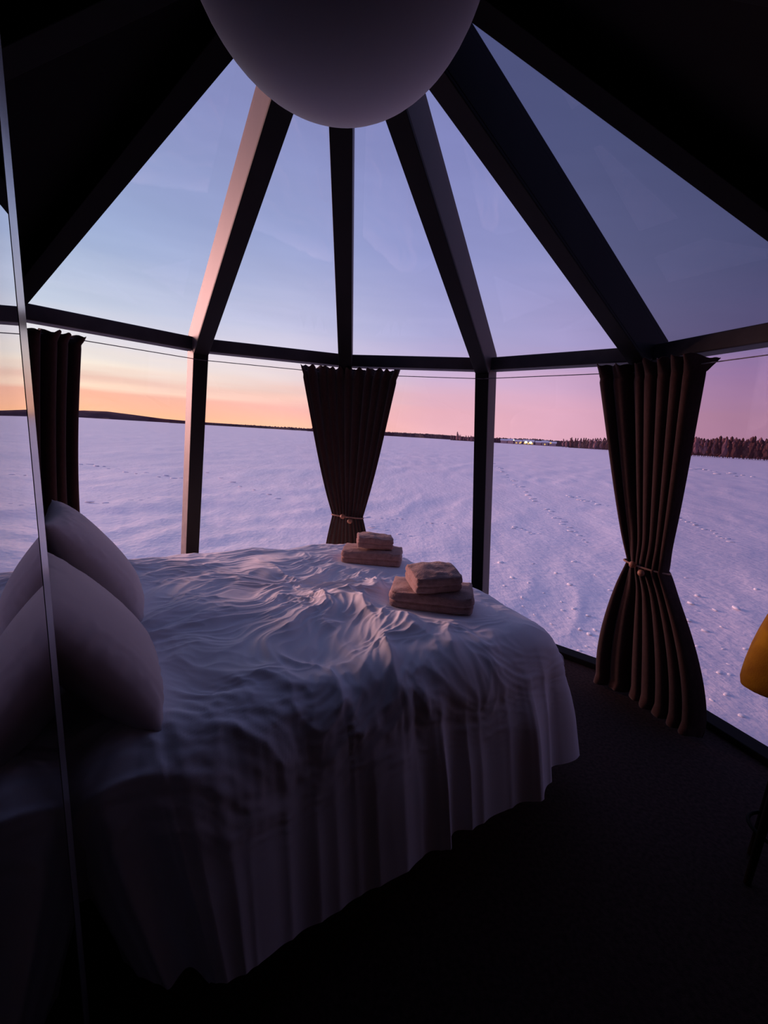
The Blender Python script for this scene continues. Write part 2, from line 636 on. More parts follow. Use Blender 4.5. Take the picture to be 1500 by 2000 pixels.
V = np.stack([X, Y, Z], -1)
idx = np.arange(NR * NA).reshape(NR, NA)
nx = np.roll(idx, -1, axis=1)
F = np.stack([idx[:-1], nx[:-1], nx[1:], idx[1:]], -1).reshape(-1, 4)[:, ::-1].tolist()
F.append(idx[0].tolist())
lake = struct(pydata('snow_field', V, F, MAT['snow']))


def ray_ground(px, py, z):
    U, Vv = px - 750.0, py - 1000.0
    c, s = math.cos(ROLL), math.sin(ROLL)
    u, v = c * U + s * Vv, -s * U + c * Vv
    d = fwd + rgt * (u / 901.45) - upv * (v / 901.45)
    return Vector((0, 0, EYE)) + d * ((z - EYE) / d.z)


def lump_mesh(seed):
    r = np.random.default_rng(seed)
    bm = bmesh.new()
    bmesh.ops.create_icosphere(bm, subdivisions=1, radius=1.0)
    for v in bm.verts:
        v.co *= 0.75 + 0.5 * r.random()
        v.co.z *= 0.7
    me = bpy.data.meshes.new('snow_clump')
    bm.to_mesh(me)
    bm.free()
    me.polygons.foreach_set('use_smooth', [True] * len(me.polygons))
    me.materials.append(MAT['clump'])
    return me


lumps = [lump_mesh(i) for i in range(5)]


def clump(x, y, sx_, sy_, rz, sc_z=0.5):
    o = bpy.data.objects.new('snow_clump', random.choice(lumps))
    COL.objects.link(o)
    o.parent = lake
    h = min(sx_, sy_) * sc_z
    o.location = (x, y, snow_z(x, y) + h * 0.35)
    o.scale = (sx_, sy_, h)
    o.rotation_euler = (0, 0, rz)


# the blocks lying near the window, right of the bed
near = [(1067, 1185), (1076, 1191), (1124, 1188), (1147, 1199), (1113, 1208), (1080, 1217), (1136, 1230), (1145, 1261), (1152, 1236), (1165, 1228), (1098, 1192),
        (1132, 1268), (1161, 1286), (1020, 1172), (1021, 1187), (1044, 1198), (1030, 1140), (1060, 1160), (1095, 1175), (1113, 1140),
        (1350, 1173), (1363, 1192), (1398, 1190), (1412, 1223), (1457, 1261), (1411, 1264), (1362, 1259), (1347, 1207), (1425, 1296), (1361, 1328),
        (1390, 1365), (1418, 1353), (1447, 1398), (1430, 1425), (1404, 1313), (1424, 1315), (1382, 1225), (1340, 1130), (1362, 1162), (1440, 1190), (1478, 1150),
        (1180, 1225), (1190, 1150), (1160, 1120), (1120, 1095), (1085, 1120), (1040, 1105), (1000, 1130), (985, 1150), (975, 1100)]
for px, py in near:
    p = ray_ground(px + random.uniform(-3, 3), py + random.uniform(-3, 3), GZ)
    d = p.length
    s = d * random.uniform(0.0035, 0.0085)
    clump(p.x, p.y, s, s * random.uniform(0.5, 0.9), random.uniform(0, 3.1))
# tracks: rows of kicked-up snow
trails = [((962, 905), (1025, 960), 14), ((1025, 960), (1105, 1025), 16), ((1105, 1025), (1150, 1062), 7), ((1110, 968), (1195, 990), 12), ((1000, 1030), (1060, 1046), 7),
          ((1325, 1012), (1440, 1062), 14), ((1330, 915), (1480, 934), 14), ((700, 1010), (900, 1030), 16), ((160, 908), (360, 938), 15), ((180, 985), (300, 975), 9),
          ((660, 1020), (850, 1060), 10), ((400, 925), (560, 985), 9)]
for a, c, n in trails:
    for i in range(n):
        f_ = (i + random.uniform(-0.3, 0.3)) / n
        px, py = a[0] + (c[0] - a[0]) * f_ + random.uniform(-5, 5), a[1] + (c[1] - a[1]) * f_ + random.uniform(-2.5, 2.5)
        p = ray_ground(px, py, GZ)
        s = p.length * random.uniform(0.0022, 0.0045)
        clump(p.x, p.y, s * 1.8, s, random.uniform(-0.6, 0.6), 0.45)

# ------------------------------------------------------------------ far shores
def az_of(px):
    """azimuth and horizon distance scale for a picture column at the horizon"""
    py = 850 + (px - 750) * math.tan(ROLL)
    U, Vv = px - 750.0, py - 1000.0
    c, s = math.cos(ROLL), math.sin(ROLL)
    u, v = c * U + s * Vv, -s * U + c * Vv
    d = fwd + rgt * (u / 901.45) - upv * (v / 901.45)
    return math.atan2(d.x, d.y), math.hypot(d.x, d.y)


def far_pt(px, dist):
    a, m = az_of(px)
    return Vector((math.sin(a) * dist, math.cos(a) * dist, GZ)), m * dist / 901.45   # metres per pixel there, roughly


# ridge: a real hill band with depth, height given in picture pixels
def ridge_band(name, x0, x1, dist, hpx, depth, material, step=1.5, jag=0.0):
    xs = np.arange(x0, x1 + step, step)
    prof = np.array([0, 0.75, 1.0, 0.8, 0.0])
    dd = np.array([0, 0.12, 0.4, 0.7, 1.0]) * depth
    vv = []
    for i, px in enumerate(xs):
        h = float(np.interp(px, [q[0] for q in hpx], [q[1] for q in hpx]))
        h += jag * (random.random() - 0.3) * h
        for p_, q_ in zip(prof, dd):
            P, mpp = far_pt(px, dist + q_)
            vv.append((P.x, P.y, GZ - 1.0 + (h * mpp + 1.0) * p_))
    n = len(xs)
    ff = [[i * 5 + j, (i + 1) * 5 + j, (i + 1) * 5 + j + 1, i * 5 + j + 1] for i in range(n - 1) for j in range(4)]
    return pydata(name, vv, ff, material, smooth=False)


struct(ridge_band('hill', -700, 620, 3600, [(-700, 9), (-60, 5), (0, 5.5), (110, 6), (165, 9.5), (210, 10.5), (260, 8.5), (320, 5.5), (380, 4.2), (520, 4), (620, 3)], 900, MAT['hill']))
o = ridge_band('shore_treeline', 330, 640, 2400, [(330, 1.5), (400, 3), (560, 4.2), (640, 5)], 150, MAT['trees'], 1.0, 0.6)
o['kind'] = 'stuff'
tag(o, 'thin dark line of trees along the far shore below the orange sky', 'treeline')
o = ridge_band('wooded_bank', 600, 905, 1700, [(600, 4.5), (745, 7), (860, 8), (905, 7)], 120, MAT['trees'], 1.0, 0.18)
o['kind'] = 'stuff'
tag(o, 'mauve wooded bank on the far shore right of the middle curtain', 'treeline')
o = ridge_band('village_woods', 880, 1130, 900, [(880, 7), (960, 8), (1040, 10), (1090, 9), (1130, 9)], 60, MAT['trees'], 1.0, 0.25)
o['kind'] = 'stuff'
tag(o, 'dusky woods rising behind the lit village on the far shore', 'woods')
o = ridge_band('right_shore_woods', 1110, 2300, 640, [(1110, 10), (1190, 13), (1340, 20), (1500, 21), (2300, 24)], 60, MAT['trees'], 1.2, 0.25)
o['kind'] = 'stuff'
tag(o, 'brown woods massed behind the nearest trees on the right shore', 'woods')


def tree_mesh(seed, slim):
    r = np.random.default_rng(seed)
    bm = bmesh.new()
    for i in range(5):
        z = 0.32 + 0.14 * i
        q = bmesh.ops.create_icosphere(bm, subdivisions=1, radius=(0.22 - 0.028 * i) * slim)
        off = Vector((r.normal() * 0.06, r.normal() * 0.06, z))
        for v in q['verts']:
            v.co = Vector((v.co.x * (0.8 + .5 * r.random()), v.co.y * (0.8 + .5 * r.random()), v.co.z * (0.7 + 0.7 * r.random()))) + off
    me = bpy.data.meshes.new('crown')
    bm.to_mesh(me)
    bm.free()
    return me


crowns = [tree_mesh(s, w) for s, w in ((1, 1.0), (2, 1.25), (3, 0.8))]
bm = bmesh.new()
tube(bm, [(0, 0, -0.05), (0, 0, 0.4), (0.01, 0, 0.8)], [0.03, 0.022, 0.008], 5)
trunk_me = bpy.data.meshes.new('trunk')
bm.to_mesh(trunk_me)
bm.free()
trunk_me.materials.append(MAT['trunk'])
crown_set = {}
for nm in ('frosty', 'dusky'):
    crown_set[nm] = []
    for c in crowns:
        c2 = c.copy()
        c2.materials.append(MAT[nm])
        crown_set[nm].append(c2)


def far_tree(px, dist, hpx, kind, label, group):
    P, mpp = far_pt(px, dist)
    root = empty('shore_tree', (P.x, P.y, GZ), random.uniform(0, 6))
    h = hpx * mpp
    c = bpy.data.objects.new('crown', random.choice(crown_set[kind]))
    tk = bpy.data.objects.new('trunk', trunk_me)
    for q in (c, tk):
        COL.objects.link(q)
        q.parent = root
        q.scale = (h * 0.54, h * 0.54, h)
    tag(root, label, 'tree', group)


for i in range(64):
    px = 1335 + i * 4.0 + random.uniform(-1.5, 1.5)
    far_tree(px, (380, 440, 395, 425, 410)[i % 5] + random.uniform(-2, 2), random.uniform(22, 27), random.choice(('dusky', 'dusky', 'frosty')), 'brown leafless tree in the wood right of the right curtain', 'trees on the right shore')
for i in range(26):
    px = 1100 + i * 3.8 + random.uniform(-1.5, 1.5)
    far_tree(px, (530, 590, 550, 570)[i % 4] + random.uniform(-3, 3), random.uniform(12, 17) + (px - 1100) * 0.045, random.choice(('dusky', 'frosty')), 'small dusky tree on the shore between village and right curtain', 'trees left of the right curtain')
for i in range(13):
    px = 882 + i * 4.6 + random.uniform(-2, 2)
    far_tree(px, (650, 725, 675, 700)[i % 4] + random.uniform(-4, 4), random.uniform(9, 12) + (5 if i in (2,) else 0), 'frosty', 'pale frosted tree by the far shore beside the front right post', 'frosted trees before the bank')

# village
def house(px, dist, wpx, hpx, label, lit, tall=False):
    P, mpp = far_pt(px, dist)
    a, _ = az_of(px)
    root = empty('house', (P.x, P.y, GZ), -a)
    w, h = wpx * mpp, hpx * mpp
    bm = bmesh.new()
    box(bm, (-w / 2, 0, -0.5), (w / 2, w * 0.7, h * 0.6))
    frombm('house_wall', bm, MAT['house'], root)
    bm = bmesh.new()
    e = w * 0.08
    prism(bm, [(-w / 2 - e, -e, h * 0.6), (-w / 2 - e, w * 0.7 + e, h * 0.6), (-w / 2 - e, w * 0.35, h)], (w + 2 * e, 0, 0))
    frombm('roof', bm, MAT['roof'], root)
    for i in range(lit):
        cx = -w / 2 + w * (i + 0.5) / lit
        bm = bmesh.new()
        box(bm, (cx - w * 0.1, -0.12, h * 0.15), (cx + w * 0.1, 0.05, h * 0.42))
        frombm('lit_window', bm, MAT['lamp_warm'], root)
    tag(root, label, 'house')


house(984, 820, 11, 8, 'leftmost small house of the village across the lake', 0)
house(997, 800, 10, 9, 'snow roofed house second from the left in the far village', 0)
house(1012, 790, 12, 8, 'village house just left of the brightest lights', 2)
house(1032, 770, 17, 9, 'widest village house under the brightest yellow green lights', 3)
house(1051, 790, 9, 8, 'small village house right of the brightest lights', 0)
house(1064, 780, 10, 9, 'pale village house near the single yellow lamp', 1)
house(1079, 800, 11, 8, 'rightmost house of the far village beside the trees', 0)


def lamp_post(px, dist, hpx, label, rpx, warm=False):
    P, mpp = far_pt(px, dist)
    root = empty('street_lamp', (P.x, P.y, GZ))
    h = hpx * mpp
    bm = bmesh.new()
    tube(bm, [(0, 0, -0.2), (0, 0, h * 0.92)], 0.12, 6)
    frombm('pole', bm, MAT['pole'], root)
    bm = bmesh.new()
    bmesh.ops.create_icosphere(bm, subdivisions=2, radius=rpx * mpp)
    for v in bm.verts:
        v.co.z = v.co.z * 0.7 + h
    frombm('lamp_head', bm, MAT['lamp_warm' if warm else 'lamp_bright'], root, smooth=True)
    tag(root, label, 'street lamp')


lamp_post(1017, 740, 4, 'warm yellow lamp left of the brightest village lights', 1.7, True)
lamp_post(1027, 735, 4.5, 'left one of the two brightest yellow green village lamps', 2.4)
lamp_post(1036, 735, 4.2, 'right one of the two brightest yellow green village lamps', 2.4)
lamp_post(1075, 740, 5.5, 'single warm yellow lamp at the right end of the village', 1.8, True)
lamp_post(1003, 740, 7, 'tiny pale lamp above the left village roofs', 1.0)

# ------------------------------------------------------------------ bed (s = head to foot, t = near to far)
PSI = math.radians(-33.3)
vax = Vector((math.sin(PSI), math.cos(PSI), 0))
uax = Vector((vax.y, -vax.x, 0))
BED_RZ = math.atan2(uax.y, uax.x)


def st(s, t_, z=0.0):
    return uax * s + vax * t_ + Vector((0, 0, z))


S0, S1, T0, T1 = -0.17, 1.825, 1.06, 2.95
TOP = 0.765
bed = empty('bed', (0, 0, 0), BED_RZ)
tag(bed, 'wide bed with dark base and headboard under the rumpled white duvet', 'bed')
bm = bmesh.new()
box(bm, (S0 + 0.04, T0 + 0.07, 0.10), (S1 - 0.08, T1 - 0.08, 0.40))
frombm('bed_base', bm, MAT['bedbase'], bed, bevel=0.02)
for a_ in (S0 + 0.12, S1 - 0.16):
    for c_ in (T0 + 0.15, T1 - 0.16):
        bm = bmesh.new()
        tube(bm, [(a_, c_, 0), (a_, c_, 0.11)], [0.022, 0.03], 10)
        frombm('leg', bm, MAT['ylegs'], bed)
bm = bmesh.new()
box(bm, (S0 + 0.03, T0 + 0.06, 0.40), (S1 - 0.07, T1 - 0.07, 0.66))
frombm('mattress', bm, MAT['mattress'], bed, bevel=0.05, seg=3)
bm = bmesh.new()
box(bm, (S0 - 0.12, T0 + 0.02, 0.0), (S0 - 0.055, T1 - 0.02, 1.02))
frombm('headboard', bm, MAT['headboard'], bed, bevel=0.02)

# duvet: one draped sheet, concentric rings from the middle of the bed to the hem
RC, EDGE, SKIRT = 0.30, 0.19, 0.52
NP, NTOP, NSK = 1000, 190, 110


def rrect(n):
    """n points round a rectangle with rounded corners, plus outward normals and arc length"""
    L1, L2 = (S1 - S0) - 2 * RC, (T1 - T0) - 2 * RC
    arc = PI / 2 * RC
    tot = 2 * (L1 + L2) + 4 * arc
    q = np.linspace(0, tot, n, endpoint=False)
    P = np.zeros((n, 2))
    Nn = np.zeros((n, 2))
    segs = [('l', (S0 + RC, T0), (1, 0), L1, (0, -1)), ('a', (S1 - RC, T0 + RC), -PI / 2, arc, None), ('l', (S1, T0 + RC), (0, 1), L2, (1, 0)), ('a', (S1 - RC, T1 - RC), 0, arc, None),
            ('l', (S1 - RC, T1), (-1, 0), L1, (0, 1)), ('a', (S0 + RC, T1 - RC), PI / 2, arc, None), ('l', (S0, T1 - RC), (0, -1), L2, (-1, 0)), ('a', (S0 + RC, T0 + RC), PI, arc, None)]
    st_ = 0
    for kind, p, d, ln, nn in segs:
        m_ = (q >= st_) & (q < st_ + ln)
        x = q[m_] - st_
        if kind == 'l':
            P[m_] = np.array(p) + np.outer(x, d)
            Nn[m_] = nn
        else:
            a = d + x / RC
            Nn[m_] = np.stack([np.cos(a), np.sin(a)], -1)
            P[m_] = np.array(p) + RC * Nn[m_]
        st_ += ln
    return q, P, Nn


def flat_mask(s, t_):
    """1 where something lies on the duvet and presses it flat"""
    m_ = np.zeros_like(s)
    for a, c, ra, rc in ((1.33, 1.585, 0.24, 0.22), (1.45, 2.30, 0.23, 0.21), (0.02, 1.42, 0.18, 0.32), (0.02, 2.15, 0.18, 0.42)):
        d = np.sqrt(((s - a) / ra) ** 2 + ((t_ - c) / rc) ** 2)
        m_ = np.maximum(m_, 1 - sstep(0.75, 1.35, d))
    return m_


def wrinkle(s, t_):
    wx = fbm(s * 1.3 + 3, t_ * 1.3 + 8, 3) * 0.55
    wy = fbm(s * 1.3 + 31, t_ * 1.3 + 2, 3) * 0.55
    S_, T_ = s + wx * 0.5, t_ + wy * 0.5
    puff = 0.045 * fbm(s * 1.5, t_ * 1.7 + 4, 2) + 0.0035 * ridge(S_ * 9 + wx * 3, T_ * 30 + 7, 1.5)
    # long folds running from the pillows towards the foot
    k = T_ * 0.97 - S_ * 0.25
    long_ = 0.022 * ridge(S_ * 1.3 + 5, k * 4.6, 1.5) + 0.011 * ridge(S_ * 2.4 + 9, k * 9.5 + 3, 1.6) + 0.005 * ridge(S_ * 4 + 2, k * 19 + 1, 2.0)
    # crumpled middle
    cr_ = 0.034 * ridge(S_ * 3.2 + 11, T_ * 3.2 + 7, 2.2) + 0.018 * ridge(S_ * 6.2 + 4 + T_ * 2, T_ * 5.4 - S_ * 2, 2.5) + 0.009 * ridge(S_ * 13 + 4 - T_ * 5, T_ * 11 + S_ * 4, 2.0)
    mid = np.exp(-(((s - 1.0) / 0.42) ** 2 + ((t_ - 1.75) / 0.62) ** 2))
    mid = np.maximum(mid, 0.75 * np.exp(-(((s - 0.75) / 0.6) ** 2 + ((t_ - 1.22) / 0.22) ** 2)))
    calm = 1 - 0.75 * sstep(1.2, 1.5, s) * (1 - sstep(1.5, 2.2, t_) * 0.4)
    return puff + (long_ * (1 - mid) + cr_ * mid) * calm


def duvet_z(s, t_):
    s = np.asarray(s, float)
    t_ = np.asarray(t_, float)
    crown = 0.03 * (1 - ((s - 0.8) / 1.1) ** 2) * (1 - ((t_ - 2.0) / 1.1) ** 2)
    fm = flat_mask(s, t_)
    return TOP + crown + wrinkle(s, t_) * (1 - fm) + 0.012 * fm


q, P, Nn = rrect(NP)
C0 = np.array([(S0 + S1) / 2, (T0 + T1) / 2])
inner = P - Nn * EDGE
rows = []
for i in range(NTOP):
    f_ = ((i + 1) / NTOP) ** 0.8
    X2 = C0 + (inner - C0) * f_
    rows.append(np.stack([X2[:, 0], X2[:, 1], duvet_z(X2[:, 0], X2[:, 1])], -1))
edge_z = rows[-1][:, 2]
# folds hanging on the skirt, by place along the rim
ph = fbm(q * 1.3, q * 0 + 3.3, 2) * 1.4
fold = ridge(q * 1.25 + ph, q * 0 + 1.7, 1.2) * 1.0 + ridge(q * 3.1 + ph * 2, q * 0 + 6.2, 1.4) * 0.45 + ridge(q * 8.0, q * 0 + 4.2, 1.5) * 0.10
fold = fold - fold.mean()
hem = 0.20 + 0.06 * fbm(q * 1.2, q * 0 + 9.1, 2)
for j in range(1, NSK + 1):
    L = (EDGE * PI / 2 + SKIRT) * j / NSK
    if L < EDGE * PI / 2:
        a = L / EDGE
        out = EDGE * math.sin(a)
        down = np.full(NP, EDGE * (1 - math.cos(a)))
        nrm_z, nrm_o = math.cos(a), math.sin(a)
    else:
        drop = (L - EDGE * PI / 2) / SKIRT
        down = EDGE + drop * (edge_z - EDGE - hem)
        out = EDGE + 0.07 * drop
        nrm_z, nrm_o = 0.0, 1.0
    dn = float(np.mean(down))
    amp = 0.095 * sstep(0.0, 0.42, dn) * (0.75 + 0.5 * dn)
    # wrinkles of the top run on over the edge and die out
    X2 = inner + Nn * (L * 0.8)
    wr = wrinkle(X2[:, 0], X2[:, 1]) - wrinkle(inner[:, 0], inner[:, 1])
    keep = 0.85 * (1 - sstep(0.06, 0.45, dn))
    o_ = out + amp * fold + wr * keep * nrm_o
    XY = inner + Nn * o_[:, None]
    slip = np.clip(1 - (XY[:, 0] - S0) / 0.5, 0, 1) * np.clip(dn - 0.1, 0, 1) * 0.45
    XY[:, 0] += slip * (Nn[:, 1] < -0.3)
    z_ = np.maximum(edge_z - down + wr * keep * nrm_z, 0.02)
    rows.append(np.stack([XY[:, 0], XY[:, 1], z_], -1))
R_ = np.stack(rows)
nr = len(R_)
idx = np.arange(nr * NP).reshape(nr, NP)
nx = np.roll(idx, -1, axis=1)
F = np.stack([idx[:-1], nx[:-1], nx[1:], idx[1:]], -1).reshape(-1, 4)[:, ::-1].tolist()
c_i = nr * NP
F += [[c_i, int(nx[0, j]), int(idx[0, j])][::-1] for j in range(NP)]
V = np.concatenate([R_.reshape(-1, 3), [[C0[0], C0[1], float(duvet_z(C0[0], C0[1]))]]])
duvet = pydata('duvet', V, F, MAT['duvet'])
duvet.rotation_euler = (0, 0, BED_RZ)
tag(duvet, 'rumpled white duvet spread over the bed and hanging down its sides', 'duvet')


# ------------------------------------------------------------------ pillows
def pillow(label, loc, size, lean, yaw, seed, sag=0.0):
    """size = (width along the headboard, height, thickness); stands on its lower edge and leans back"""
    n = 56
    g = np.linspace(-1, 1, n)
    A, B = np.meshgrid(g, g)
    edge = np.clip((1 - np.abs(A) ** 2.6) * (1 - np.abs(B) ** 2.6), 0, 1)
    th = edge ** 0.5
    pin = 1 - 0.10 * (A * A + B * B - A * A * B * B * 1.4) * 0.6
    x = A * size[0] / 2 * (1 - 0.07 * (1 - B * B) * 0 - 0.06 * (1 - np.abs(A)) * 0) * (1 - 0.05 * np.cos(B * PI / 2) * np.abs(A) ** 6)
    y = B * size[1] / 2 * (1 - 0.06 * np.cos(A * PI / 2) * np.abs(B) ** 6)
    low = 1 + sag * (-B)                      # filling sinks to the bottom
    cre = 0.005 * fbm(A * 0.9 + seed, B * 1.2 + seed * 2, 2) * edge + 0.005 * ridge(A * 5 + seed + B * 3, B * 5 + seed, 2) * sstep(0.4, 0.95, np.maximum(np.abs(A), np.abs(B))) * (edge > 0.02)
    zt = size[2] / 2 * th * low + cre
    zb = -size[2] / 2 * th * low - cre * 0.5
    top = np.stack([x, y, zt], -1).reshape(-1, 3)
    bot = np.stack([x, y, zb], -1).reshape(-1, 3)
    V = np.concatenate([top, bot])
    idx = np.arange(n * n).reshape(n, n)
    Fq = np.stack([idx[:-1, :-1], idx[:-1, 1:], idx[1:, 1:], idx[1:, :-1]], -1).reshape(-1, 4)
    F = Fq.tolist() + (Fq[:, ::-1] + n * n).tolist()
    rim = idx[0, :].tolist() + idx[1:, -1].tolist() + idx[-1, -2::-1].tolist() + idx[-2:0:-1, 0].tolist()
    for i in range(len(rim)):
        a, c = rim[i], rim[(i + 1) % len(rim)]
        F.append([a, a + n * n, c + n * n, c])
    # local x -> along the headboard (t), y -> up, z -> towards the foot (s)
    Mx = Matrix(((0, 0, 1, 0), (1, 0, 0, 0), (0, 1, 0, 0), (0, 0, 0, 1)))
    me_v = [Mx @ Vector(p) for p in V.tolist()]
    o = pydata('pillow', me_v, F, MAT['pillow'])
    bmx = bmesh.new()
    bmx.from_mesh(o.data)
    bmesh.ops.remove_doubles(bmx, verts=bmx.verts[:], dist=1e-4)
    bmesh.ops.recalc_face_normals(bmx, faces=bmx.faces[:])
    bmx.to_mesh(o.data)
    bmx.free()
    o.matrix_world = Matrix.Translation(st(*loc)) @ Matrix.Rotation(BED_RZ + yaw, 4, 'Z') @ Matrix.Rotation(-lean, 4, 'Y')
    tag(o, label, 'pillow', None)
    return o


pillow('plump cream pillow nearest the camera, leaning at the head of the bed', (-0.015, 1.45, 0.965), (0.54, 0.50, 0.19), 0.66, 0.0, 2.0, 0.12)
pillow('cream pillow standing behind the nearest pillow, its corner by the left curtain', (0.015, 2.10, 0.985), (0.54, 0.51, 0.19), 0.56, 0.0, 5.0, 0.15)


# ------------------------------------------------------------------ folded towels
def towel(label, s, t_, z, size, yaw, seed, material, folds=2, tilt=(0, 0), group=None):
    """a towel folded into a soft slab: rounded fold at the front, layers showing on the sides"""
    n = 26
    bm = bmesh.new()
    bmesh.ops.create_cube(bm, size=2.0)
    bmesh.ops.subdivide_edges(bm, edges=bm.edges[:], cuts=n, use_grid_fill=True)
    Vv = np.array([v.co[:] for v in bm.verts])
    x, y, zz = Vv[:, 0].copy(), Vv[:, 1].copy(), Vv[:, 2].copy()
    # squircle the box: fully round on the +/-y fold, tighter elsewhere
    def sq(a, c, p):
        r = np.maximum(np.abs(a), np.abs(c)) + 1e-9
        l_ = (np.abs(a) ** p + np.abs(c) ** p) ** (1 / p)
        return r / np.maximum(l_, 1e-9)
    k1 = sq(x, y, 9)
    x, y = x * k1, y * k1
    k2 = sq(y, zz, 3.4)
    y2, z2 = y * (1 - (1 - k2) * 0.42), zz * k2
    k3 = sq(x, z2, 4)
    x2, z2 = x * (1 - (1 - k3) * 0.32), z2 * k3
    side = sstep(0.86, 0.99, np.maximum(np.abs(x2), np.abs(y2)))
    # grooves between the layers on the open sides
    for f_ in range(1, folds):
        zc = -1 + 2 * f_ / folds
        g = np.exp(-((zz - zc) / 0.10) ** 2) * (np.maximum(np.abs(Vv[:, 0]), np.abs(Vv[:, 1])) > 0.985)
        x2 = x2 * (1 - 0.055 * g)
        y2 = y2 * (1 - 0.055 * g)
    soft = fbm(x * 1.2 + seed, y * 1.2 + seed * 3, 3)
    X_ = x2 * size[0] / 2 * (1 + 0.03 * pn(y * 2 + seed, zz * 2))
    Y_ = y2 * size[1] / 2 * (1 + 0.03 * pn(x * 2 + seed, zz * 2 + 5))
    Z_ = (z2 * 0.5 + 0.5) * size[2] * (1 + 0.10 * soft * (zz > -0.5)) - 0.004
    for v, a, c, d in zip(bm.verts, X_, Y_, Z_):
        v.co = (a, c, d)
    o = frombm('folded_towel', bm, material, None, smooth=True)
    o.matrix_world = Matrix.Translation(st(s, t_, z)) @ Matrix.Rotation(BED_RZ + yaw, 4, 'Z') @ Matrix.Rotation(tilt[0], 4, 'X') @ Matrix.Rotation(tilt[1], 4, 'Y')
    tag(o, label, 'towel', group)
    return o


zt = float(duvet_z(1.334, 1.585))
towel('wide folded taupe towel lying under a smaller one, nearest the bed foot', 1.334, 1.585, zt - 0.006, (0.38, 0.26, 0.095), math.radians(-41), 1.0, MAT['towel2'], 2, (0.03, 0.0))
towel('small folded taupe towel tilted on top of the near towel pair', 1.325, 1.575, zt + 0.086, (0.225, 0.19, 0.090), math.radians(-18), 2.0, MAT['towel2'], 2, (0.14, -0.04))
zt = float(duvet_z(1.448, 2.305))
towel('wide folded pinkish towel under a smaller one, below the middle curtain', 1.448, 2.305, zt - 0.006, (0.36, 0.24, 0.095), math.radians(-37), 3.0, MAT['towel'], 2)
towel('small folded pinkish towel on top of the far towel pair', 1.452, 2.297, zt + 0.088, (0.215, 0.165, 0.080), math.radians(-27), 4.0, MAT['towel'], 2, (0.0, 0.05))


# ------------------------------------------------------------------ curtains on a wire
WZ = 1.955
WR = 1.82


def wire_pt(k, sl, R):
    """point at signed distance sl along the inner polygon from node k"""
    a = nd(k, R, 0)
    c = nd(k + (1 if sl >= 0 else -1), R, 0)
    d = (c - a).normalized()
    return a + d * abs(sl)


bm = bmesh.new()
tube(bm, [nd(k, WR, WZ) for k in range(-3, 5)], 0.0026, 6)
tag(frombm('curtain_wire', bm, MAT['wire'], smooth=True), 'thin steel wire strung round the glass wall just below the beam', 'wire')


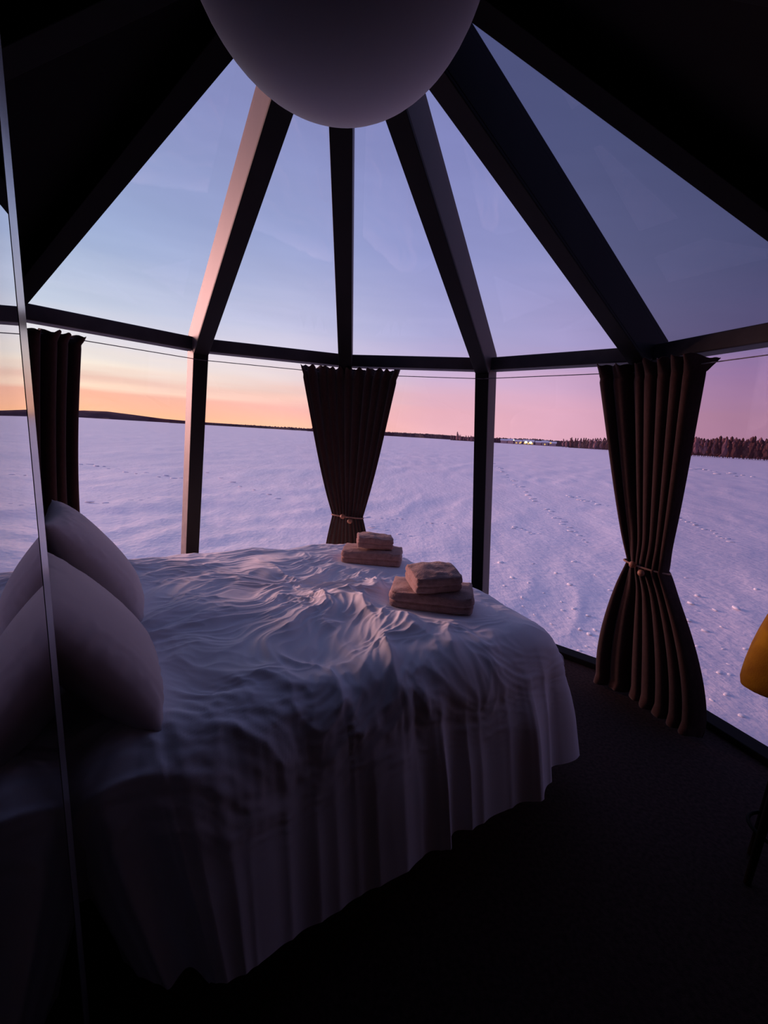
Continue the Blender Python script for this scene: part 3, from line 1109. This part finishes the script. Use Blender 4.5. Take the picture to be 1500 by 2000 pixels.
def curtain(k, label, half_l, half_r, tie_z, tie_l, tie_r, bot_l, bot_r, seed, tied=True, pleats=10, depth=0.030, rtie=None, head=0.034, rbot=2.25):
    root = empty('curtain', nd(k, WR, 0))
    ncol, nrow = pleats * 18, 120
    u_ = np.linspace(-1, 1, ncol + 1)
    r = np.random.default_rng(seed)
    top_z = WZ + head
    zs = np.concatenate([np.linspace(top_z, WZ - 0.03, 14), np.linspace(WZ - 0.05, 0.012, nrow)])
    phase = u_ * pleats * PI + fbm(u_ * 2.2 + seed, u_ * 0 + 1.5, 2) * 2.2
    ampn = 0.65 + 0.7 * np.abs(pn(u_ * 4 + seed * 3, u_ * 0 + 7.7))
    ruff = pn(u_ * 14 + seed, u_ * 0 + 2.2)
    vv = []
    base = nd(k, WR, 0)
    for z in zs:
        if z > WZ - 0.05:
            f_ = 0.0
        elif z > tie_z:
            f_ = (WZ - 0.05 - z) / (WZ - 0.05 - tie_z)
        else:
            f_ = 1.0
        g = 0.0 if z > tie_z else (tie_z - z) / tie_z
        if tied:
            e = f_ ** 1.05
            e = e * (1 - 0.08 * math.sin(PI * f_))
            wl = half_l * (1 - e) + tie_l * e
            wr = half_r * (1 - e) + tie_r * e
            if g > 0:
                h = (1 - (1 - min(1, g * 1.15)) ** 1.7)
                wl = tie_l + (bot_l - tie_l) * h
                wr = tie_r + (bot_r - tie_r) * h
            sq_ = math.exp(-((z - tie_z) / 0.10) ** 2)
        else:
            f2 = (WZ - z) / WZ
            wl = half_l + (bot_l - half_l) * max(0, f2) - 0.03 * math.sin(PI * max(0, f2))
            wr = half_r + (bot_r - half_r) * max(0, f2) - 0.03 * math.sin(PI * max(0, f2) * 1.3)
            sq_ = 0.0
        # the cloth hangs from the wire, follows the post at the tie and rests near the sill
        Rz = WR + (rtie - WR) * min(1.0, f_) if z > tie_z else rtie + (rbot - rtie) * g
        head_f = max(0.0, (z - (WZ - 0.03)) / (head + 0.03))
        widen = 1 + 0.07 * head_f
        da = depth * ampn * np.cos(phase) * (1 + 0.25 * g)
        if tied:
            da = da * (1 - 0.35 * f_ * (g == 0)) + sq_ * 0.055 * np.cos(u_ * PI / 2) - sq_ * 0.02
        if head_f > 0:
            da = da * (1 + 1.3 * head_f) + head_f * 0.03 * ruff
        else:
            pinch = math.exp(-((z - WZ) / 0.02) ** 2)
            da = da * (1 - 0.45 * pinch)
        sl = ((wr - wl) / 2 + u_ * (wr + wl) / 2) * widen
        # pleats lean sideways a little so that folds overlap
        sl = sl + depth * 0.55 * ampn * np.sin(phase * 1.0) * ((wl + wr) / (half_l + half_r))
        T = tang(k)
        a_ = AZ0 + k * PI / 6
        for x, d_, rf in zip(sl, da, ruff):
            p = wire_pt(k, float(x), Rz)
            # blend the corner of the polygon so the middle does not crease
            inn = Vector((CX, CY, 0)) - p
            inn.normalize()
            zz = z + (head_f * (0.014 * float(rf) + 0.006 * math.sin(float(x) * 130)) if head_f > 0.3 else 0.0)
            # puddling hem
            if g > 0.93:
                d_ = d_ + (g - 0.93) * 0.9 * (0.5 + 0.5 * float(rf))
            q_ = p + inn * float(d_)
            vv.append((q_.x - base.x, q_.y - base.y, zz))
    nr_, nc_ = len(zs), ncol + 1
    idx = np.arange(nr_ * nc_).reshape(nr_, nc_)
    F = np.stack([idx[:-1, :-1], idx[1:, :-1], idx[1:, 1:], idx[:-1, 1:]], -1).reshape(-1, 4).tolist()
    o = pydata('drape', vv, F, MAT['drape'], root)
    so = o.modifiers.new('cloth', 'SOLIDIFY')
    so.thickness = 0.003
    if tied:
        T = tang(k)
        c = nd(k, rtie, tie_z) - base + T * (tie_r - tie_l) / 2
        tie_half = (tie_l + tie_r) / 2
        a_ = AZ0 + k * PI / 6
        rad_in = Vector((-math.sin(a_), -math.cos(a_), 0))
        pts = []
        for i in range(40):
            a = 2 * PI * i / 40
            pts.append(c + T * (tie_half + 0.002) * math.cos(a) + rad_in * (0.075 * math.sin(a) + 0.018) + Vector((0, 0, -0.012 * math.cos(a * 1.0 + 0.6))))
        bm = bmesh.new()
        tube(bm, pts, 0.0055, 8, True)
        tb = frombm('tieback', bm, MAT['cord'], root, smooth=True)
        for i, (dx, dz) in enumerate(((-0.035, 0.012), (0.02, -0.022))):
            bm = bmesh.new()
            bmesh.ops.create_uvsphere(bm, u_segments=14, v_segments=10, radius=0.019)
            for v in bm.verts:
                v.co += c + T * dx + rad_in * 0.106 + Vector((0, 0, dz))
            frombm('bead', bm, MAT['bead'], tb, smooth=True)
    tag(root, label, 'curtain')
    return root


curtain(0, 'dark curtain tied at the middle post behind the bed', 0.292, 0.36, 0.915, 0.06, 0.18, 0.16, 0.32, 3, rtie=2.0, rbot=2.2)
curtain(2, 'brown floor length curtain tied back right of the bed', 0.19, 0.355, 0.895, 0.035, 0.215, 0.21, 0.48, 8, rtie=2.05, pleats=7, depth=0.046)
curtain(-2, 'dark curtain hanging straight down at the left behind the pillows', 0.40, 0.265, 0.90, 0.1, 0.1, 0.42, 0.33, 12, tied=False, rtie=1.93, pleats=10, head=0.018)

# ------------------------------------------------------------------ globe lamp
kk = 0.77
gc = Vector((-0.165 * kk, 1.136 * kk, EYE + 1.03 * kk))
gr = 0.322 * kk
lamp = empty('globe_lamp', gc)
tag(lamp, 'big unlit white globe lamp hanging under the top of the roof', 'lamp')
bm = bmesh.new()
bmesh.ops.create_uvsphere(bm, u_segments=64, v_segments=40, radius=gr)
frombm('globe', bm, MAT['globe'], lamp, smooth=True)
rr0 = math.hypot(gc.x - CX, gc.y - CY)
ztop = HA - (HA - HT) / RT * rr0
bm = bmesh.new()
tube(bm, [(0, 0, gr * 0.97), (0, 0, gr + 0.02), (0, 0, gr + 0.035)], [0.05, 0.05, 0.02], 20)
frombm('globe_cap', bm, MAT['steel'], lamp)
bm = bmesh.new()
tube(bm, [(0, 0, gr + 0.03), (0, 0, ztop - gc.z + 0.05)], 0.004, 6)
frombm('cord', bm, MAT['wire'], lamp)

# ------------------------------------------------------------------ glass partition beside the camera
sc = empty('glass_screen', (0, 0, 0), BED_RZ)
tag(sc, 'upright clear glass screen with pale edge strip at the far left, mirroring the pillows', 'glass screen')
E_LO, E_HI = (-0.0305, 0.0), (-0.0805, 2.35)      # the far edge leans a hair: s at floor and at the top
TE = 0.82
bm = bmesh.new()
TH = 0.010


def s_at(z):
    return E_LO[0] + (E_HI[0] - E_LO[0]) * (z - E_LO[1]) / (E_HI[1] - E_LO[1])


prism(bm, [(s_at(0), TE, 0.02), (s_at(2.35), TE, 2.35), (s_at(2.0), -0.25, 2.0), (s_at(0), -0.25, 0.02)], (-TH, 0, 0))
frombm('glass_sheet', bm, MAT['screen'], sc)
bm = bmesh.new()
lo = [(s_at(0) + 0.0005, TE), (s_at(0) + 0.0035, TE + 0.07), (s_at(0) - 0.016, TE + 0.07), (s_at(0) - 0.016, TE)]
dz = s_at(2.35) - s_at(0)
va = [bm.verts.new((a, c, 0.03)) for a, c in lo]
vb = [bm.verts.new((a + dz, c, 2.35)) for a, c in lo]
bm.faces.new(va[::-1])
bm.faces.new(vb)
for i in range(4):
    bm.faces.new((va[i], va[(i + 1) % 4], vb[(i + 1) % 4], vb[i]))
frombm('edge_strip', bm, MAT['steel'], sc)
bm = bmesh.new()
box(bm, (s_at(0) - TH - 0.008, -0.25, 0.0), (s_at(0) + 0.008, TE + 0.07, 0.03))
frombm('floor_channel', bm, MAT['sill'], sc, bevel=0.002)

# ------------------------------------------------------------------ mustard tub stool at the right edge
sd_ = Vector((0.75, -0.66, 0)).normalized()
so_ = Vector((0.66, 0.75, 0)).normalized()
ctr = Vector((1.285, 1.525, 0)) + sd_ * 0.25 + so_ * 0.13
stool = empty('tub_stool', ctr, math.atan2(sd_.y, sd_.x))
tag(stool, 'mustard yellow upholstered tub stool cut off by the right edge', 'stool')
bm = bmesh.new()
nA, prof = 64, [(0.10, 0.735), (0.92, 0.735), (0.985, 0.742), (1.0, 0.76), (0.985, 0.80), (0.95, 0.86), (0.90, 0.92), (0.84, 0.98), (0.78, 1.02), (0.72, 1.03), (0.67, 1.01), (0.66, 0.86), (0.10, 0.84)]


def rsq(i, r_, z):
    a = 2 * PI * i / nA
    c, s_ = math.cos(a), math.sin(a)
    k_ = (abs(c) ** 5 + abs(s_) ** 5) ** (-0.2)
    return (0.25 * r_ * c * k_, (0.13 - 0.25 * (1 - r_) * 0.35) * s_ * k_ if r_ > 0.6 else 0.10 * r_ * s_, z)


rings = []
for r_, z in prof:
    rings.append([bm.verts.new(rsq(i, r_, z)) for i in range(nA)])
for A_, B_ in zip(rings[:-1], rings[1:]):
    for i in range(nA):
        bm.faces.new((A_[i], A_[(i + 1) % nA], B_[(i + 1) % nA], B_[i]))
bm.faces.new(rings[0][::-1])
bm.faces.new(rings[-1])
frombm('shell', bm, MAT['yellow'], stool, smooth=True)
bm = bmesh.new()
tube(bm, [(0, 0, 0.835), (0, 0, 0.84), (0, 0, 0.875), (0, 0, 0.885)], [0.14, 0.152, 0.15, 0.11], 40)
for v in bm.verts:
    v.co.y *= 0.45
frombm('seat_cushion', bm, MAT['yellow'], stool, smooth=True)
for i in range(4):
    a = PI / 4 + i * PI / 2
    bm = bmesh.new()
    tube(bm, [(0.16 * math.cos(a), 0.12 * math.sin(a), 0.0), (0.11 * math.cos(a), 0.08 * math.sin(a), 0.738)], [0.012, 0.018], 10)
    frombm('leg', bm, MAT['ylegs'], stool, smooth=True)
bm = bmesh.new()
tube(bm, [(0.146 * math.cos(2 * PI * i / 32), 0.109 * math.sin(2 * PI * i / 32), 0.2) for i in range(32)], 0.007, 8, True)
frombm('foot_ring', bm, MAT['sill'], stool, smooth=True)
